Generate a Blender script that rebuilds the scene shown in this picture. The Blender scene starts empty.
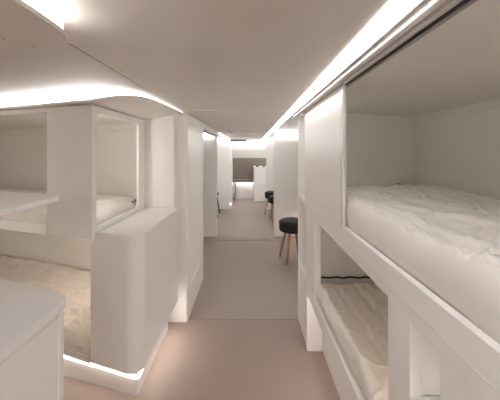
import bpy, bmesh, math, random
from mathutils import Vector, noise
random.seed(4)
C = bpy.context.scene.collection
S = bpy.context.scene
H = 1.40           # eye height
CZ = 1.72          # ceiling height

# ------------------------------------------------------------ materials
def mat(name, col, rough=0.5, bump=0.0, bscale=60, var=0.0, vscale=8, coat=0.0, sheen=0.0, metallic=0.0, spec=0.5):
    m = bpy.data.materials.new(name); m.use_nodes = True
    nt = m.node_tree; b = nt.nodes['Principled BSDF']
    b.inputs['Base Color'].default_value = (*col, 1)
    b.inputs['Roughness'].default_value = rough
    b.inputs['Metallic'].default_value = metallic
    b.inputs['Specular IOR Level'].default_value = spec
    if coat: b.inputs['Coat Weight'].default_value = coat; b.inputs['Coat Roughness'].default_value = 0.12
    if sheen: b.inputs['Sheen Weight'].default_value = sheen
    tc = nt.nodes.new('ShaderNodeTexCoord')
    if var:
        n = nt.nodes.new('ShaderNodeTexNoise'); n.inputs['Scale'].default_value = vscale; n.inputs['Detail'].default_value = 6
        nt.links.new(tc.outputs['Object'], n.inputs['Vector'])
        r = nt.nodes.new('ShaderNodeValToRGB')
        r.color_ramp.elements[0].position = .3; r.color_ramp.elements[1].position = .7
        r.color_ramp.elements[0].color = (*[c*(1-var) for c in col], 1)
        r.color_ramp.elements[1].color = (*[min(1, c*(1+var)) for c in col], 1)
        nt.links.new(n.outputs['Fac'], r.inputs['Fac']); nt.links.new(r.outputs['Color'], b.inputs['Base Color'])
    if bump:
        n = nt.nodes.new('ShaderNodeTexNoise'); n.inputs['Scale'].default_value = bscale; n.inputs['Detail'].default_value = 4
        nt.links.new(tc.outputs['Object'], n.inputs['Vector'])
        bp = nt.nodes.new('ShaderNodeBump'); bp.inputs['Strength'].default_value = bump; bp.inputs['Distance'].default_value = .002
        nt.links.new(n.outputs['Fac'], bp.inputs['Height']); nt.links.new(bp.outputs['Normal'], b.inputs['Normal'])
    return m

def emit(name, col, strength):
    m = bpy.data.materials.new(name); m.use_nodes = True
    nt = m.node_tree; nt.nodes.remove(nt.nodes['Principled BSDF'])
    e = nt.nodes.new('ShaderNodeEmission'); e.inputs['Color'].default_value = (*col, 1); e.inputs['Strength'].default_value = strength
    nt.links.new(e.outputs[0], nt.nodes['Material Output'].inputs[0])
    return m

M_white = mat('white_laminate', (.88, .865, .85), .38, .06, 120)
M_ceil = mat('satin_ceiling_panel', (.68, .625, .575), .34, .04, 40, .02, 1.5)
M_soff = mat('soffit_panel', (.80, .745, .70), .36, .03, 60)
M_liner = mat('bunk_liner', (.74, .715, .665), .62, .05, 200)
M_trim = mat('aluminium_trim', (.72, .70, .69), .32, 0, metallic=.35)
M_dark = mat('dark_gasket', (.035, .03, .035), .6)
M_floor_near = mat('pink_brown_floor', (.335, .262, .232), .62, .25, 350, .04, 120)
M_floor_far = mat('grey_brown_floor', (.355, .295, .27), .62, .25, 350, .04, 120)
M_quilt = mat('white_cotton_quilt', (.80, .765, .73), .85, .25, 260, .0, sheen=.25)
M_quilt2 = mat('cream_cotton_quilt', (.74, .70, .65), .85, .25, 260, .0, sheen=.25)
M_navy = mat('navy_piping', (.02, .025, .055), .8)
M_black = mat('black_leatherette', (.010, .009, .009), .55, .2, 150, spec=.3)
M_wood = mat('oak_wood', (.50, .22, .10), .5, .1, 40, .15, 20)
M_grey = mat('grey_screen_panel', (.33, .29, .255), .7, .1, 150)
M_counter = mat('pale_counter', (.86, .85, .85), .4, .05, 90)
M_desk = mat('dark_edge', (.20, .18, .17), .5)
LW = (1.0, .985, .965)
M_led = emit('led_strip_ceiling', LW, 6.5)
M_back_fill = emit('back_fill_strip', LW, 55.0)
M_bay_fill = emit('bay_fill_strip', LW, 14.0)
M_cove = emit('led_strip_cove', LW, 2.6)
M_led_far = emit('led_strip_bay', LW, 5.5)
M_led_low = emit('led_strip_low', (1, .88, .78), 6.5)
M_cove_near = emit('led_strip_cove_near', LW, 4.5)
M_fill = emit('bunk_fill', (1, .95, .89), 4.5)  # emission for the fill lights added inside the bunks
M_fill_dim = emit('bunk_fill_dim', (1, .93, .84), 0.5)
M_fill_lo = emit('bunk_fill_warm', (1, .84, .68), 7.0)
M_fill_lo2 = emit('bunk_fill_warm_dim', (1, .84, .68), 3.0)

# ------------------------------------------------------------ mesh helpers
def bx(bm, x0, x1, y0, y1, z0, z1):
    v = [bm.verts.new((x, y, z)) for z in (z0, z1) for x, y in ((x0, y0), (x1, y0), (x1, y1), (x0, y1))]
    for f in ((0, 3, 2, 1), (4, 5, 6, 7), (0, 1, 5, 4), (1, 2, 6, 5), (2, 3, 7, 6), (3, 0, 4, 7)):
        bm.faces.new([v[i] for i in f])

def prism(bm, poly, z0, z1):
    """poly list of (x,y); z0,z1 numbers or functions of (x,y)"""
    f0 = z0 if callable(z0) else (lambda x, y: z0)
    f1 = z1 if callable(z1) else (lambda x, y: z1)
    a = [bm.verts.new((x, y, f0(x, y))) for x, y in poly]
    b = [bm.verts.new((x, y, f1(x, y))) for x, y in poly]
    n = len(poly)
    fa = bm.faces.new(a[::-1]); fb = bm.faces.new(b)
    for i in range(n): bm.faces.new((a[i], a[(i+1) % n], b[(i+1) % n], b[i]))
    bmesh.ops.triangulate(bm, faces=[fa, fb])

def obj(name, bm, m, parent=None, bevel=0.0, smooth=False, seg=2):
    bmesh.ops.recalc_face_normals(bm, faces=bm.faces)
    me = bpy.data.meshes.new(name); bm.to_mesh(me); bm.free()
    o = bpy.data.objects.new(name, me); C.objects.link(o)
    me.materials.append(m)
    if parent is not None:
        o.parent = parent
        o.location = -parent.location     # parents carry a location only, meshes are in world coordinates
    if smooth:
        for p in me.polygons: p.use_smooth = True
    if bevel:
        md = o.modifiers.new('bevel', 'BEVEL'); md.width = bevel; md.segments = seg; md.limit_method = 'ANGLE'
        md.harden_normals = False
    return o

def part(name, m, parent, *boxes, bevel=.002, label=None):
    bm = bmesh.new()
    for b in boxes: bx(bm, *b)
    o = obj(name, bm, m, parent, bevel)
    if label: o['label'] = label
    return o

def ppart(name, m, parent, poly, z0, z1, bevel=.0, label=None):
    bm = bmesh.new(); prism(bm, poly, z0, z1)
    o = obj(name, bm, m, parent, bevel)
    if label: o['label'] = label
    return o

def tag(o, label, cat, group=None):
    o['label'] = label; o['category'] = cat
    if group: o['group'] = group
    return o

def thing(name, label, cat, loc, group=None):
    o = bpy.data.objects.new(name, None); C.objects.link(o); o.location = loc; o.empty_display_size = .1
    return tag(o, label, cat, group)

def struct(o):
    o['kind'] = 'structure'; return o

def sbox(name, m, *boxes, bevel=.0):
    bm = bmesh.new()
    for b in boxes: bx(bm, *b)
    return struct(obj(name, bm, m, None, bevel))

def arc(cx, cy, r, a0, a1, n=8):
    return [(cx + r*math.cos(math.radians(a0+(a1-a0)*i/n)), cy + r*math.sin(math.radians(a0+(a1-a0)*i/n))) for i in range(n+1)]

def smooth_path(pts, sub=8):
    out = []
    P = [pts[0]] + pts + [pts[-1]]
    for i in range(1, len(P)-2):
        p0, p1, p2, p3 = (Vector(P[i-1]), Vector(P[i]), Vector(P[i+1]), Vector(P[i+2]))
        for k in range(sub):
            t = k/sub
            q = .5*((2*p1)+(-p0+p2)*t+(2*p0-5*p1+4*p2-p3)*t*t+(-p0+3*p1-3*p2+p3)*t**3)
            out.append(tuple(q))
    out.append(tuple(pts[-1]))
    return out

def holed_panel(bm, u0, u1, v0, v1, a0, a1, b0, b1, r, place, thick):
    """panel u0..u1 x v0..v1 with a rounded hole; place(u,v,d)->xyz"""
    outer = [(u0, v0), (u1, v0), (u1, v1), (u0, v1)]
    hole = arc(a1-r, b0+r, r, -90, 0, 6)+arc(a1-r, b1-r, r, 0, 90, 6)+arc(a0+r, b1-r, r, 90, 180, 6)+arc(a0+r, b0+r, r, 180, 270, 6)
    loops = []
    edges = []
    for L in (outer, hole):
        vs = [bm.verts.new(place(u, v, 0)) for u, v in L]; loops.append(vs)
        for i in range(len(vs)): edges.append(bm.edges.new((vs[i], vs[(i+1) % len(vs)])))
    res = bmesh.ops.triangle_fill(bm, use_beauty=True, edges=edges)
    faces = [g for g in res['geom'] if isinstance(g, bmesh.types.BMFace)]
    ext = bmesh.ops.extrude_face_region(bm, geom=faces)
    vs = [g for g in ext['geom'] if isinstance(g, bmesh.types.BMVert)]
    d = Vector(place(0, 0, thick)) - Vector(place(0, 0, 0))
    bmesh.ops.translate(bm, verts=vs, vec=d)

def tube(bm, pts, r, seg=8):
    rings = []
    for i, p in enumerate(pts):
        p = Vector(p); a = Vector(pts[max(0, i-1)]); b = Vector(pts[min(len(pts)-1, i+1)])
        t = (b-a).normalized(); up = Vector((0, 0, 1)) if abs(t.z) < .9 else Vector((1, 0, 0))
        s = t.cross(up).normalized(); w = s.cross(t)
        rr = r[i] if isinstance(r, (list, tuple)) else r
        rings.append([bm.verts.new(p+rr*(math.cos(2*math.pi*k/seg)*s+math.sin(2*math.pi*k/seg)*w)) for k in range(seg)])
    for i in range(len(rings)-1):
        for k in range(seg): bm.faces.new((rings[i][k], rings[i][(k+1) % seg], rings[i+1][(k+1) % seg], rings[i+1][k]))
    bm.faces.new(rings[0][::-1]); bm.faces.new(rings[-1])

def lathe(bm, prof, cx, cy, seg=32):
    rings = []
    for r, z in prof:
        rings.append([bm.verts.new((cx+r*math.cos(2*math.pi*k/seg), cy+r*math.sin(2*math.pi*k/seg), z)) for k in range(seg)] if r > 1e-6 else [bm.verts.new((cx, cy, z))])
    for a, b in zip(rings, rings[1:]):
        for k in range(seg):
            k2 = (k+1) % seg
            if len(a) == 1: bm.faces.new((a[0], b[k], b[k2]))
            elif len(b) == 1: bm.faces.new((a[k], a[k2], b[0]))
            else: bm.faces.new((a[k], a[k2], b[k2], b[k]))

# ------------------------------------------------------------ quilted mattress
def mattress(name, q, z0, th, m, label, group, seams, cross, seed, wr=1.0, piping=None, bulge=.02, NL=360, ruffle=0.0, endramp=.05, stepdown=0.0, blim=None, fn=1.0):
    """q: corners front-start, front-end, back-end, back-start (x,y). seams: list of t (0 front..1 back); cross: spacing along the length"""
    fs, fe, be, bs = [Vector((*p, 0)) for p in q]
    Lr = (fe-fs).length; W = (bs-fs).length
    def base(s, t): return (fs.lerp(fe, s)).lerp(bs.lerp(be, s), t)
    prof = []
    n1, n2 = 16, 76
    for k in range(n1): # front bulge from bottom to top
        a = -math.pi/2+math.pi*k/n1
        prof.append((-bulge*math.cos(a), .5+.5*math.sin(a), 'f'))
    for k in range(n2+1): prof.append((k/n2, 1.0, 't'))
    for k in range(1, 5): prof.append((1.0, 1-k/5., 'b'))
    for k in range(5): prof.append((1-k/4., 0.0, 'u'))
    bm = bmesh.new(); rings = []
    off = Vector((seed*7.3, seed*3.1, seed*1.7))
    for i in range(NL+1):
        s = i/NL; d = min(s, 1-s)*Lr
        e = 1-math.exp(-(d/endramp)*1.2) if endramp else 1
        ring = []
        for (t, zz, kd) in prof:
            if kd == 'f':
                p = base(s, 0); dirn = (base(s, 0)-base(s, 1)).normalized()
                bl = 1 if blim is None else max(0, min(1, (blim-p.y)/.05))
                p = p+dirn*(-t)*(.5+.5*e)*bl
                tt = 0; inner = 0
            else:
                p = base(s, max(0, min(1, t))); tt = t*W; inner = 1
            z = z0+th*zz*(.35+.65*e if zz > 0 else 1)
            if kd in 'tf':
                x = Vector((s*Lr, t*W if kd == 't' else -.5*zz*0.1, 0))
                nz = noise.noise(x*3.2+off)*.011*wr
                x2 = Vector((x.x*7+off.x, x.y*13+off.y, 0))
                w = noise.noise(x2)
                ridg = (1-abs(noise.noise(Vector((x.x*5+x.y*3+w*.7, x.y*9-x.x*2-w*.9, 3.3))+off))*2.6)
                nz += max(0, ridg)**2*.010*wr
                ridg2 = (1-abs(noise.noise(Vector((x.x*13-x.y*6+w*1.2, x.y*12+x.x*4+w, 9.3))+off))*2.8)
                nz += max(0, ridg2)**2*.0035*wr
                qd = 1.0
                for st in seams:
                    qd = min(qd, abs(t*W-st-.006*noise.noise(Vector((s*Lr*9, st*5, seed))))/.035)
                if cross:
                    c = (s*Lr/cross) % 1.0; c = min(c, 1-c)*cross
                    qd = min(qd, .35+c/.06)
                qd = max(0, min(1, qd)); qd = math.sqrt(max(0, 1-(1-qd)**2))
                puff = .022*(qd-1)*wr**.5
                edge = 1.0
                if kd == 't':
                    edge = min(1, (W-tt)/.06); edge = math.sqrt(max(0, 1-(1-edge)**2)); z -= (1-edge)*th*.35
                    fr = min(1, t*W/.05+.0)
                    z += (nz+puff)*e
                    z -= stepdown*max(0, min(1, (t*W-seams[0])/.05)) if seams else 0
                else:
                    z += (nz*zz)
                    wob = noise.noise(Vector((s*Lr*6, zz*1.5, 5))+off)*.010*wr+max(0, 1-abs(noise.noise(Vector((s*Lr*14+zz*2, zz*2, 1))+off))*3)*.004*wr
                    if ruffle: wob += ruffle*(math.sin(s*Lr*150+4*noise.noise(Vector((s*Lr*12, zz, 0))))*.5+.5*noise.noise(Vector((s*Lr*60, zz*3, 0))))*(1-zz)
                    p = p+dirn*bl*fn*(wob*math.sin(math.pi*zz)**.5 if zz > 0 and zz < 1 else 0)
            ring.append(bm.verts.new((p.x, p.y, z)))
        rings.append(ring)
    n = len(prof)
    for a, b in zip(rings, rings[1:]):
        for k in range(n): bm.faces.new((a[k], a[(k+1) % n], b[(k+1) % n], b[k]))
    bm.faces.new(rings[0][::-1]); bm.faces.new(rings[-1])
    o = obj(name, bm, m, None, 0, True)
    tag(o, label, 'mattress', group)
    if piping:
        bmp = bmesh.new()
        for pts, r in piping: tube(bmp, pts, r, 6)
        pp = obj('piping', bmp, M_navy, o, 0, True); pp['label'] = 'dark navy piping'
    return o

# ------------------------------------------------------------ setting
XL, XR, YB, YE = -2.72, 1.26, -3.2, 8.9
sbox('floor', M_floor_near, (XL, XR, YB, 2.43, -.03, 0))
sbox('floor.001', M_floor_far, (XL, XR, 2.43, YE, -.03, -.002))
sbox('trim_1', M_floor_far, (-.51, .39, 2.422, 2.434, -.002, .003))
sbox('trim_2', M_floor_near, (-.52, .39, 4.60, 4.615, -.002, .002))
sbox('ceiling', M_ceil, (XL, XR, YB, YE, CZ, CZ+.03))
sbox('trim_3', M_white, (-.52, .30, 2.21, 2.222, CZ-.003, CZ))
sbox('trim_4', M_ceil, (-.52, .30, 4.60, 4.62, CZ-.003, CZ))
sbox('trim_5', M_dark, (-.534, -.5325, .78, 1.46, CZ-.001, CZ))
sbox('wall_left', M_liner, (XL-.03, XL, YB, YE, 0, CZ))
sbox('wall_right', M_liner, (XR, XR+.03, YB, YE, 0, CZ))
sbox('wall_back', M_white, (XL, XR, YB-.03, YB, 0, CZ))
sbox('wall_front', M_white, (XL, XR, YE, YE+.03, 0, CZ))

# left cross wall beyond the bunks, and the partitions of the bays
o = sbox('wall_left.001', M_white, (-.862, -.60, 2.29, 2.385, .90, CZ), (-.862, -.522, 2.385, 2.40, 0, CZ), bevel=.002)
sbox('wall_left.002', M_white, (XL, -.545, 4.80, 4.84, 0, CZ), bevel=.002)
sbox('wall_left.003', M_white, (XL, -.49, 7.10, 7.14, 0, CZ), bevel=.002)
sbox('wall_right.001', M_white, (.395, XR, 4.80, 4.84, 0, CZ), bevel=.002)
sbox('wall_right.002', M_white, (.40, XR, 7.10, 7.14, 0, CZ), bevel=.002)
# header beam over the left bay opening, dark strip for the slot below
sbox('trim_6', M_white, (-.56, -.515, 3.20, 4.80, 1.665, CZ))
sbox('trim_7', M_desk, (-.61, -.562, 3.20, 4.80, 1.66, CZ))
# grey pull strip on the partition
sbox('trim_8', M_ceil, (-.79, -.762, 4.79, 4.80, .46, .92), bevel=.002)

# left sliding door
d = struct(obj('door_1', (lambda b: (bx(b, -.555, -.52, 2.40, 3.20, .0, CZ), b)[1])(bmesh.new()), M_white, None, .003))
part('door_panel', M_white, d, (-.52, -.515, 2.40, 2.50, 0, CZ-.002), (-.52, -.515, 3.10, 3.20, 0, CZ-.002),
     (-.52, -.515, 2.50, 3.10, 0, .26), (-.52, -.515, 2.50, 3.10, 1.60, CZ-.002), bevel=.002)

# ------------------------------------------------------------ ceiling light strips
G = 'light strips along the aisle ceiling'
t = thing('light_strip', 'long bright light strip running along the ceiling above the right-hand bunks', 'light strip', (.33, 0, CZ), G)
part('diffuser', M_led, t, (.300, .346, YB+.1, YE-.6, CZ-.005, CZ), bevel=.001)
part('channel', M_white, t, (.346, .351, YB+.1, YE-.6, CZ-.016, CZ), bevel=.001)
t = thing('light_strip', 'short ceiling light strip at the far left, past the second doorway', 'light strip', (-.53, 6, CZ), G)
part('diffuser', M_led, t, (-.545, -.505, 4.84, 7.10, CZ-.012, CZ), bevel=.004)
G2 = 'light strips across the tops of the bay partitions'
for x0, x1, y, lab in ((-1.2, -.60, 4.80, 'crosswise light strip atop the nearer left partition'), (-1.2, -.50, 7.10, 'crosswise light strip atop the farther left partition'),
                       (.42, 1.1, 4.80, 'crosswise light strip atop the wide right partition behind the nearest stool'), (.43, 1.1, 7.10, 'crosswise light strip atop the narrow far right partition'),
                       (-.62, .52, YE, 'widest crosswise light strip, on top of the end wall')):
    t = thing('light_strip', lab, 'light strip', ((x0+x1)/2, y, CZ), G2)
    part('diffuser', M_led_far, t, (x0, x1, y-.03, y-.001, CZ-.075, CZ-.006) if y < 8 else (x0, x1, y-.05, y-.001, CZ-.12, CZ-.03), bevel=.003)
    part('channel', M_trim, t, (x0, x1, y-.035, y-.001, CZ-.006, CZ-.001) if y < 8 else (x0, x1, y-.05, y-.001, CZ-.03, CZ-.025), bevel=.001)

for x0, x1, y, lab in ((-2.4, -.66, 2.405, 'added crosswise fill strip on the near side of the first left bay, hidden behind the sliding door'), (.66, 1.2, 2.425, 'added crosswise fill strip hidden behind the tall niche cabinet'),
                       (-2.4, -.70, 4.845, 'added crosswise fill strip hidden on the back of the nearer left partition'), (.5, 1.2, 4.845, 'added crosswise fill strip hidden on the back of the nearer right partition'),
                       (-2.4, -.60, 7.145, 'added crosswise fill strip hidden on the back of the farther left partition'), (.5, 1.2, 7.145, 'added crosswise fill strip hidden on the back of the farther right partition')):
    t = thing('light_strip', lab, 'light strip', ((x0+x1)/2, y, CZ), G2)
    part('diffuser', M_bay_fill, t, (x0, x1, y, y+.03, CZ-.06, CZ-.006), bevel=.003)  # added strips, hidden from the camera, to brighten the far bays
t = thing('light_strip', 'added crosswise fill strips on the unseen ceiling behind the camera', 'light strip', (0, -2.9, CZ), G2)
part('diffuser', M_back_fill, t, (-2.4, .28, YB+.3, YB+.36, CZ-.012, CZ), (-2.4, .28, -1.5, -1.44, CZ-.012, CZ), bevel=.004)  # added behind the camera as fill for the faces turned towards it
# ------------------------------------------------------------ dropped soffits on the left
def F(x): return 1.52+.36*(-x-.82)
def zs(x, y): return 1.655 if x <= -.82 else 1.655+(x+.82)*.045/.28
edge = [(-2.70, F(-2.70)-.03), (-2.0, F(-2.0)-.03), (-1.4, F(-1.4)-.03), (-1.05, F(-1.05)-.04), (-.88, 1.495), (-.76, 1.475), (-.67, 1.49), (-.61, 1.55), (-.575, 1.65), (-.558, 1.80), (-.545, 2.05), (-.535, 2.355)]
E = smooth_path(edge, 6)
def offset(path, d):
    out = []
    for i, p in enumerate(path):
        a = Vector(path[max(0, i-1)]); b = Vector(path[min(len(path)-1, i+1)]); t_ = (b-a).normalized()
        out.append((p[0]-t_.y*d, p[1]+t_.x*d))
    return out
t = thing('ceiling_soffit', 'dropped white soffit with curved edge over the far left bunks', 'ceiling soffit', (-1.2, 2.0, 1.66))
# body split in strips so the gentle tilt stays clean
bm = bmesh.new()
def strip_soffit(bm, path, ybackf, z0f, th):
    lo, hi, lob, hib = [], [], [], []
    for x, y in path:
        yb = ybackf(x)
        lo.append(bm.verts.new((x, y, z0f(x, y)))); hi.append(bm.verts.new((x, y, z0f(x, y)+th)))
        lob.append(bm.verts.new((x, yb, z0f(x, y)))); hib.append(bm.verts.new((x, yb, z0f(x, y)+th)))
    for i in range(len(path)-1):
        for A, B in ((lo, lob), (hi, hib), (lo, hi), (lob, hib)): bm.faces.new((A[i], A[i+1], B[i+1], B[i]))
    for i in (0, -1): bm.faces.new((lo[i], lob[i], hib[i], hi[i]))
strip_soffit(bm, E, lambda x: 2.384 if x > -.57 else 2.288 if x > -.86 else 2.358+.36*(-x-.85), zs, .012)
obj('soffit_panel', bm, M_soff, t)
def ribbon(path, z0f, z1, th, parent, m):
    bm = bmesh.new(); A = path; B = offset(path, th)
    va = [[bm.verts.new((x, y, z0f(x, y))) for x, y in P] for P in (A, B)]; vb = [[bm.verts.new((x, y, z1)) for x, y in P] for P in (A, B)]
    for i in range(len(A)-1):
        bm.faces.new((va[0][i], va[0][i+1], vb[0][i+1], vb[0][i])); bm.faces.new((va[1][i], va[1][i+1], vb[1][i+1], vb[1][i]))
        bm.faces.new((va[0][i], va[0][i+1], va[1][i+1], va[1][i])); bm.faces.new((vb[0][i], vb[0][i+1], vb[1][i+1], vb[1][i]))
    for i in (0, -1): bm.faces.new((va[0][i], va[1][i], vb[1][i], vb[0][i]))
    return obj('light_strip', bm, m, parent)
ribbon(offset(E, .012), lambda x, y: zs(x, y)+.0125, CZ-.001, .008, t, M_cove)['label'] = 'glowing cove light strip'

edge2 = [(-.40, YB+.02), (-.40, 0), (-.40, .35), (-.40, .56), (-.408, .645), (-.435, .69), (-.49, .725), (-.57, .765), (-.74, .85), (-1.1, .985), (-1.27, 1.05)]
E2 = smooth_path(edge2, 6)
t = thing('ceiling_soffit', 'rounded dropped soffit at the near top left corner of the ceiling', 'ceiling soffit', (-.9, .2, 1.655))
bm = bmesh.new(); prism(bm, E2+[(-1.27, YB+.02)], 1.656, 1.666)
obj('soffit_panel', bm, M_ceil, t, .001)
ribbon(offset([(-.40, YB+.1), (-.40, 0), (-.40, .35), (-.40, .56), (-.402, .61), (-.408, .645), (-.418, .672), (-.435, .69), (-.46, .71)], .012), lambda x, y: 1.6665, CZ-.001, .008, t, M_cove_near)['label'] = 'glowing cove light strip'

# screw caps on the ceiling panels
for k, (x, y, z) in enumerate(((-.555, .86, CZ), (-.505, .86, CZ), (-.555, 1.15, CZ), (-.51, 1.15, CZ), (-.33, 2.15, CZ), (.28, 2.15, CZ), (-.52, .69, 1.652), (-.55, .645, 1.652))):
    bm = bmesh.new(); lathe(bm, [(0, z-.0035), (.004, z-.003), (.005, z), (0, z)], x, y, 12)
    tag(obj('screw_cap', bm, M_trim, None, 0, True), 'tiny round screw cap on a ceiling panel joint', 'screw cap', 'screw caps on the ceiling panels')

# ------------------------------------------------------------ right bunk unit
X0 = .40; XBK = 1.135; YN = -.15; YF = 2.06
t = thing('bunk_bed', 'white built-in double-deck bunk unit along the right side', 'bunk bed', (.75, 1.0, 0), 'built-in bunk units')
part('upper_deck', M_white, t, (X0+.02, XBK, YN, YF-.02, 1.00, 1.05))
part('upper_rail', M_white, t, (X0, X0+.02, YN, 2.13, .98, 1.078), bevel=.002)
part('rail_lip', M_trim, t, (X0-.0015, X0, YN, 1.86, 1.012, 1.0135), bevel=0, label='thin seam along the rail')
part('upper_end_panel', M_white, t, (X0, X0+.014, 1.275, 2.13, 1.078, 1.69), bevel=.003)
part('opening_trim', M_trim, t, (X0-.003, X0+.014, 1.248, 1.275, 1.079, 1.69), bevel=.003, label='pale vertical trim of the upper opening')
part('header', M_white, t, (.360, .378, YN, 2.42, 1.69, CZ), bevel=.003)
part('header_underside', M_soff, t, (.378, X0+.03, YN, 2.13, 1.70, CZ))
part('slide_rail', M_trim, t, (.392, X0+.006, YN, 1.238, 1.688, 1.70), bevel=.002)
part('gasket', M_dark, t, (X0+.007, X0+.016, YN, 1.238, 1.686, 1.70), bevel=0, label='dark gasket line')
ppart('bunk_ceiling', M_liner, t, [(X0+.03, YN), (XBK, YN), (XBK, 2.0), (X0+.03, 2.0)], lambda x, y: 1.686-.05*(x-.43)/.7, 1.70)
part('back_liner', M_liner, t, (XBK, XBK+.02, YN, YF, .0, 1.68))
part('end_wall', M_liner, t, (X0+.02, XBK, 1.99, 2.01, 1.05, 1.685), (X0+.02, XBK, 1.89, 1.91, .49, 1.0))
part('near_end_wall', M_liner, t, (X0+.02, XBK, YN, YN+.02, 1.05, 1.665), (X0, XBK, YN, YN+.02, 0, .98))
# cove at the back wall top
bm = bmesh.new(); prism(bm, [(XBK, 1.637), (XBK-.04, 1.638), (XBK, 1.60)], YN+.02, 1.99)
for v in bm.verts: v.co = Vector((v.co.x, v.co.z, v.co.y))
obj('cove', bm, M_liner, t)
part('end_post', M_white, t, (X0, X0+.02, 1.80, YF-.002, .49, .98), bevel=.004)
part('end_post_return', M_white, t, (X0+.02, X0+.04, 1.80, 1.89, .492, .98), bevel=.002)
part('lower_deck', M_white, t, (X0, XBK, .845, YF-.02, .40, .49), bevel=.004)
part('kick_panel', M_white, t, (.51, .525, .0, YF-.03, 0, .40))
part('kick_end', M_white, t, (X0, .51, 2.035, YF-.002, 0, .40))
part('light_strip', M_led_low, t, (.475, .490, .9, 1.97, .386, .40), bevel=0, label='glowing strip under the lower deck')
part('middle_post', M_white, t, (X0, X0+.03, .725, .843, 0, .98), bevel=.003)
part('hidden_fill', M_fill_dim, t, (X0+.021, X0+.03, 1.5, 1.85, 1.35, 1.60), bevel=0, label='added fill light behind the end panel')  # added out of view, faintly brightens the upper right bunk
part('hidden_fill', M_fill_lo2, t, (X0+.05, X0+.15, .844, .855, .70, .95), bevel=0, label='added warm fill light behind the middle post')  # added glow hidden by the post, lifts the lower right bunk
part('partition', M_white, t, (X0+.03, XBK, .80, .843, .0, 1.0))
part('recess_side', M_white, t, (X0+.001, .475, .726, .745, .79, .98), bevel=.001)
part('recess_panel', M_white, t, (.475, .49, YN+.02, .78, .0, .98), bevel=.001)
part('recess_ledge', M_white, t, (X0+.001, .475, YN+.02, .7255, .765, .79), bevel=.002)
part('lower_fascia', M_white, t, (X0, X0+.015, YN+.02, .722, .0, .764), bevel=.002)

mattress('mattress', ((.443, YN+.03), (.443, 1.975), (1.125, 1.975), (1.125, YN+.03)), 1.052, .132, M_quilt,
         'white quilted mattress filling the upper right bunk', 'white quilted mattresses on the bunks', [.075, .36, .60], 0.0, 1, 1.6,
         piping=[([(x, 1.972-.004*math.sin(x*40), 1.176+.006*math.sin(x*33)) for x in [1.0+.005*i for i in range(24)]], .005),
                 ([(1.121, 1.97-.01*i, 1.172+.004*math.sin(i*.5)) for i in range(60)], .0045)], bulge=.025, fn=.3)
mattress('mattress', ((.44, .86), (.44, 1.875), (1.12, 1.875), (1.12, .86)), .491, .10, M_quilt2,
         'white channel-quilted mattress with navy edge in the lower right bunk', 'white quilted mattresses on the bunks', [.085, .20, .32, .44, .56], .0, 2, 1.25,
         piping=[([(.44+.012*i, 1.878+(.002*math.sin(i*1.3)), .587-(.03 if i == 0 else .01 if i == 1 else 0)+.0025*math.sin(i*.8)) for i in range(52)], .0055)], bulge=.03)

# niche cabinet past the bunk
t = thing('niche_cabinet', 'tall narrow white cabinet with open niches at the far end of the right bunks', 'cabinet', (.6, 2.25, 0))
part('side_panel', M_white, t, (.40, .80, 2.395, 2.42, 0, CZ-.02), bevel=.002)
part('side_panel', M_white, t, (.402, .80, 2.062, 2.082, 0, .975), bevel=.002)
part('back_panel', M_liner, t, (.50, .515, 2.135, 2.395, .5, 1.69))
part('shelf', M_white, t, (.402, .60, 2.135, 2.395, 1.02, 1.045))
part('base', M_white, t, (.405, .80, 2.082, 2.395, 0, .50), bevel=.002)
part('top_panel', M_white, t, (.378, .60, 2.135, 2.395, 1.685, 1.70), bevel=.001)

# ------------------------------------------------------------ left bunk unit
def line(x, d=0.0): return F(x)+d
XA = -.83
t = thing('bunk_bed', 'white built-in double-deck bunk unit with rounded side window on the left', 'bunk bed', (-1.5, 2.2, 0), 'built-in bunk units')
XE = -2.70
# wall behind both decks (slanted like the front)
def slab(x0, x1, d0, d1): return [(x0, F(x0)+d0), (x1, F(x1)+d0), (x1, F(x1)+d1), (x0, F(x0)+d1)]
ppart('back_liner', M_liner, t, slab(XE, XA-.02, .84, .86), .962, 1.65)
ppart('back_liner', M_liner, t, slab(XE, -.888, .84, .86), 0, .93)
ppart('hidden_fill', M_fill, t, slab(-1.12, -1.0, .031, .045), 1.15, 1.60)['label'] = 'added fill light behind the front post'  # added glow hidden by the post, brightens the upper left bunk
ppart('hidden_fill', M_fill_lo, t, slab(-.91, -.887, .30, .70), .80, .90)['label'] = 'added warm fill light in the lower berth'  # added unseen glow that brightens the lower left bunk
ppart('bunk_ceiling', M_liner, t, slab(XE, XA-.02, .02, .84), 1.635, 1.65)
ppart('cove', M_liner, t, slab(XE, XA-.02, .80, .84), 1.575, 1.635)
ppart('upper_deck', M_white, t, slab(XE, XA-.02, .02, .84), .935, .965)
ppart('upper_rail', M_white, t, slab(XE, -1.15, .0, .02), .93, .99, .003)
ppart('front_post', M_white, t, slab(-1.15, XA-.0, .0, .03), .93, 1.652, .006)
ppart('header', M_white, t, slab(XE, -1.15, .0, .02), 1.628, 1.652, .002)
ppart('slide_rail', M_trim, t, slab(XE, -1.15, -.004, .004), 1.616, 1.626, .001)
bm = bmesh.new()
holed_panel(bm, F(XA)+.028, 2.235, .962, 1.652, F(XA)+.045, 2.17, .99, 1.61, .035, lambda u, v, d: (XA-.02+d, u, v), .02)
obj('side_panel', bm, M_white, t, .003)
part('side_filler', M_white, t, (XA-.018, XA-.002, 2.235, 2.285, .962, 1.652))
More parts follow.
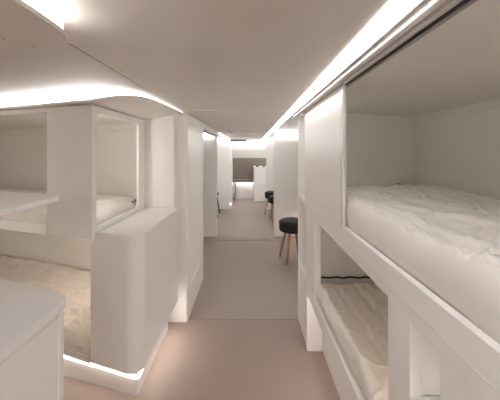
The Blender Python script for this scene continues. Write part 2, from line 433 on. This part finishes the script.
# lower frame
def Lf(x): return 1.575+.38*(-x-.82)
def slabL(x0, x1, d0, d1): return [(x0, Lf(x0)+d0), (x1, Lf(x1)+d0), (x1, Lf(x1)+d1), (x0, Lf(x0)+d1)]
ppart('lower_deck', M_white, t, [(XE, Lf(XE)), (-.887, Lf(-.887)), (-.887, F(-.887)+.838), (XE, F(XE)+.838)], .23, .27, .002)
ppart('lower_lip', M_trim, t, slabL(XE, -.887, -.003, -.0005), .255, .262, 0)
def K(x): return 1.66+.30*(-x-.645)
ppart('kick_panel', M_white, t, [(XE, K(XE)), (-.662, K(-.662)), (-.662, K(-.662)+.015), (XE, K(XE)+.015)], 0, .229)
ppart('light_strip', M_led_low, t, [(XE+.1, K(XE+.1)-.009), (-.65, K(-.65)-.009), (-.65, K(-.65)-.001), (XE+.1, K(XE+.1)-.001)], lambda x, y: .104-.03*(x+.65), lambda x, y: .120-.03*(x+.65))['label'] = 'glowing strip under the lower deck'

# low cabinet (block) beside the bunk
t = thing('low_cabinet', 'white waist-high cabinet with rounded corner beside the far left bunk', 'cabinet', (-.7, 1.95, 0), 'waist-high white cabinets')
XS = -.57
front = [(-.885, 2.285), (-.885, 1.61)] + arc(XS-.065, 1.525+.065, .065, -105, 0, 24) + [(XS, 2.285)]
ppart('body', M_white, t, front, .23, .930)
fr2 = [(x, y-.004 if y < 2 else y) for x, y in front]
bm = bmesh.new(); prism(bm, [(x+.003 if x > -.6 else x, y) for x, y in fr2], .932, .960); obj('top', bm, M_white, t, .003)
part('kick_panel', M_white, t, (-.66, -.645, 1.66, 2.285, 0, .23), bevel=0)
part('light_strip', M_led_low, t, (-.645, -.637, 1.665, 2.283, .10, .12), bevel=0, label='glowing strip under the cabinet')
part('light_strip', M_led_low, t, (-.625, -.605, 1.85, 2.28, .216, .2295), bevel=0, label='glowing strip under the cabinet')

G4 = 'white quilted mattresses on the bunks'
mattress('mattress', ((XA-.04, F(XA)+.055), (XE+.02, F(XE+.02)+.035), (XE+.02, F(XE)+.79), (XA-.04, F(XA)+.80)), .966, .075, M_quilt,
         'white quilted mattress on the upper left bunk, behind the shelf', G4, [.12, .4], .45, 3, 1.2, bulge=.02,
         piping=[([(XA-.043-.004*math.sin(i), 2.14+.01*i, 1.030+.003*math.sin(i)) for i in range(18)], .004)])
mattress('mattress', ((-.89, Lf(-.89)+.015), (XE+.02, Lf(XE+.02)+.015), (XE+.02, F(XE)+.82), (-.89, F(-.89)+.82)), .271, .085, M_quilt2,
         'rumpled cream mattress with gathered edge in the lower left bunk', G4, [.16, .42], .22, 5, 1.5, bulge=.035, ruffle=.008, NL=420,
         piping=[([(-.9-.02*i, F(-.9-.02*i)+.815, .335+.008*math.sin(i*.9)) for i in range(50)], .004)])

# ------------------------------------------------------------ near left counter cabinet and shelf
t = thing('low_cabinet', 'near white waist-high cabinet with grey counter top at the left bottom', 'cabinet', (-.9, .2, 0), 'waist-high white cabinets')
def G_(x): return .905+.36*(-x-.58)
XC = -.55
cut = arc(XC-.035, .857, .035, 0, 70, 8)
poly = [(XC, YB+.02)]+cut+[(x, G_(x)) for x in (-.60, -.70, -.88, -1.05, -1.262)]+[(-1.262, YB+.02)]
ppart('counter_top', M_counter, t, poly, .936, .960, .002, label='pale grey counter top')
def shrink(P, dx, dy): return [(x-dx if x > -1.2 else x, y-dy if y > 0 else y) for x, y in P]
ppart('body', M_white, t, shrink(poly, .006, .006), .0, .918)
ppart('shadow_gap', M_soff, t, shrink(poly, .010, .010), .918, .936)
part('corner_post', M_white, t, (XC-.006, XC-.002, .84, .86, .0, .932), bevel=.001)
sbox('wall_left.004', M_white, (-1.31, -1.27, YB, 1.12, 0, CZ))
t = thing('wall_shelf', 'thin white rounded shelf jutting in at left above the near counter', 'shelf', (-.9, .5, 1.26))
def shp(x, y):
    return (x, y)
XSf = -.562
poly = [(XSf, .05)]+arc(XSf-.03, .845, .03, 0, 75, 6)+[(x, .893+.36*(-x-.62)) for x in (-.63, -.8, -1.0, -1.268)]+[(-1.268, .05)]
ppart('shelf_board', M_counter, t, poly, 1.256, 1.270, .002)
part('wall_bracket', M_white, t, (-1.268, -1.24, .2, .7, 1.20, 1.256))

# ------------------------------------------------------------ stools
def stool():
    t = thing('round_stool', 'x', 'stool', (0, 0, 0), 'black round stools with wooden legs')
    bm = bmesh.new()
    lathe(bm, [(0, .375), (.150, .375), (.172, .382), (.180, .40), (.182, .45), (.180, .492), (.172, .508), (.150, .519), (.08, .525), (0, .527)], 0, 0, 40)
    obj('seat', bm, M_black, t, 0, True)
    bm = bmesh.new()
    bmesh.ops.create_circle(bm, segments=4, radius=.001)
    bm.free(); bm = bmesh.new()
    pts = [(.1835*math.cos(a), .1835*math.sin(a), .494) for a in [2*math.pi*i/40 for i in range(41)]]
    tube(bm, pts, .003, 6); obj('piping', bm, M_black, t, 0, True)
    for k in range(4):
        a = math.radians(20+90*k)
        bm = bmesh.new()
        tube(bm, [(.10*math.cos(a), .10*math.sin(a), .374), (.15*math.cos(a), .15*math.sin(a), .17), (.19*math.cos(a), .19*math.sin(a), 0)], [.019, .015, .010], 12)
        obj('leg', bm, M_wood, t, 0, True)
    return t
def copy_tree(o):
    c = o.copy(); C.objects.link(c)
    for ch in list(o.children):
        d = ch.copy(); C.objects.link(d); d.parent = c
    return c
s0 = stool()
for k, (x, y, rz, lab) in enumerate(((.56, 3.78, 39, 'nearest black round stool with wooden legs beside the right aisle wall'),
                                 (.555, 5.85, 30, 'black round stool just past the right partition, in front of the farthest one'),
                                 (.51, 6.45, 55, 'farthest of the three black round stools'))):
    s = s0 if k == 0 else copy_tree(s0)
    s.location = (x, y, -.002); s.rotation_euler.z = math.radians(rz); s['label'] = lab

# black chair glimpsed on the left
t = thing('chair', 'black chair glimpsed behind the nearer left partition', 'chair', (-.93, 6.4, 0))
cx, cy = -.93, 6.4
bm = bmesh.new(); bx(bm, cx-.22, cx+.22, cy-.22, cy+.22, .43, .48); obj('seat', bm, M_black, t, .02)
for sx in (-1, 1):
    for sy in (-1, 1):
        bm = bmesh.new(); tube(bm, [(cx+sx*.17, cy+sy*.17, .43), (cx+sx*.24, cy+sy*.23, -.002)], [.016, .012], 10); obj('leg', bm, M_black, t, 0, True)
bm = bmesh.new(); bx(bm, cx-.22, cx-.18, cy-.20, cy+.20, .52, .85); obj('backrest', bm, M_black, t, .015)
part('back_support', M_black, t, (cx-.215, cx-.19, cy-.02, cy+.02, .47, .53))

# desks in the right bay and at the far end
t = thing('desk', 'white wall desk in the right bay beside the nearest stool', 'desk', (.85, 2.8, 0))
part('desk_top', M_white, t, (.545, XR-.01, 2.425, 3.20, .72, .75))
part('support', M_white, t, (.9, .93, 2.425, 3.18, 0, .72))
part('light_strip', M_led_low, t, (.80, .82, 2.5, 3.15, .705, .72), bevel=0)
t = thing('bench', 'underlit white bench at the side of the right bay', 'bench', (1.1, 4.2, 0))
part('bench_top', M_white, t, (.90, XR-.01, 3.9, 4.795, .44, .48))
part('bench_base', M_white, t, (1.0, XR-.01, 3.9, 4.795, 0, .44))
part('light_strip', M_led_low, t, (.93, .95, 3.95, 4.75, .428, .44), bevel=0)

t = thing('side_cabinet', 'narrow white unit edge lit from below behind the far left partition', 'cabinet', (-.8, 7.8, 0))
part('body', M_white, t, (-1.1, -.475, 7.60, 8.0, 0, 1.60))
part('light_strip', M_led_low, t, (-.9, -.50, 7.585, 7.60, .03, .045), bevel=0)

# end wall: grey board, underlit shelf desk, white cabinet
bm = bmesh.new(); bx(bm, -.60, .62, 8.875, 8.899, .56, 1.215)
tag(obj('wall_board', bm, M_grey, None, .003), 'wide grey-brown board on the far end wall', 'board')
t = thing('desk', 'low end-wall desk with bright light strip below its dark edge', 'desk', (-.2, 8.6, 0))
part('desk_top', M_desk, t, (-.62, .10, 8.42, 8.895, .515, .535), bevel=.002)
part('light_strip', emit('led_end_desk', LW, 5.0), t, (-.41, .075, 8.66, 8.70, .44, .514), bevel=0)
part('front_panel', M_white, t, (-.42, .10, 8.70, 8.895, 0, .514))
part('side_box', M_white, t, (-.62, -.46, 8.46, 8.895, .16, .513))
part('side_box_base', M_desk, t, (-.62, -.46, 8.46, 8.895, .14, .158), bevel=.001)
t = thing('end_cabinet', 'white cabinet in two tiers standing before the far end wall', 'cabinet', (.34, 8.5, 0))
part('body', M_white, t, (.11, .62, 8.25, 8.87, 0, .46), bevel=.004)
part('upper_body', M_white, t, (.11, .62, 8.25, 8.87, .466, .975), bevel=.004)
for x in (.21, .40):
    bm = bmesh.new(); lathe(bm, [(0, .975), (.03, .975), (.036, .985), (.04, 1.01), (.034, 1.01), (.028, .985), (0, .98)], x, 8.32, 16)
    tag(obj('small_bowl', bm, M_dark, None, 0, True), 'small dark bowl on the end cabinet, '+('left one' if x < .3 else 'right one'), 'bowl', 'small dark bowls on the end cabinet')

# ceiling vent at the far end
t = thing('ceiling_vent', 'dark flat vent set in the ceiling near the end wall', 'vent', (-.38, 7.8, CZ))
part('frame', M_desk, t, (-.66, -.10, 7.45, 7.47, CZ-.012, CZ), (-.66, -.10, 8.28, 8.30, CZ-.012, CZ), (-.66, -.64, 7.47, 8.28, CZ-.012, CZ), (-.12, -.10, 7.47, 8.28, CZ-.012, CZ), bevel=0)
part('slats', M_dark, t, *[(-.64, -.12, 7.48+.05*i, 7.51+.05*i, CZ-.010, CZ-.001) for i in range(16)], bevel=0)

# ------------------------------------------------------------ camera and world
cam = bpy.data.cameras.new('camera'); co = bpy.data.objects.new('camera', cam); C.objects.link(co)
co.location = (0, 0, H); co.rotation_euler = (math.pi/2, 0, 0)
cam.sensor_width = 36; cam.lens = 36*290/500; cam.shift_y = -48/500; cam.clip_start = .02
S.camera = co
S.cycles.diffuse_bounces = 10; S.cycles.max_bounces = 14
w = bpy.data.worlds.new('world'); S.world = w; w.use_nodes = True
w.node_tree.nodes['Background'].inputs[0].default_value = (1, .97, .94, 1); w.node_tree.nodes['Background'].inputs[1].default_value = .0
S.view_settings.view_transform = 'Standard'; S.view_settings.look = 'None'; S.view_settings.gamma = 1; S.view_settings.use_curve_mapping = False
S.view_settings.exposure = 0.80
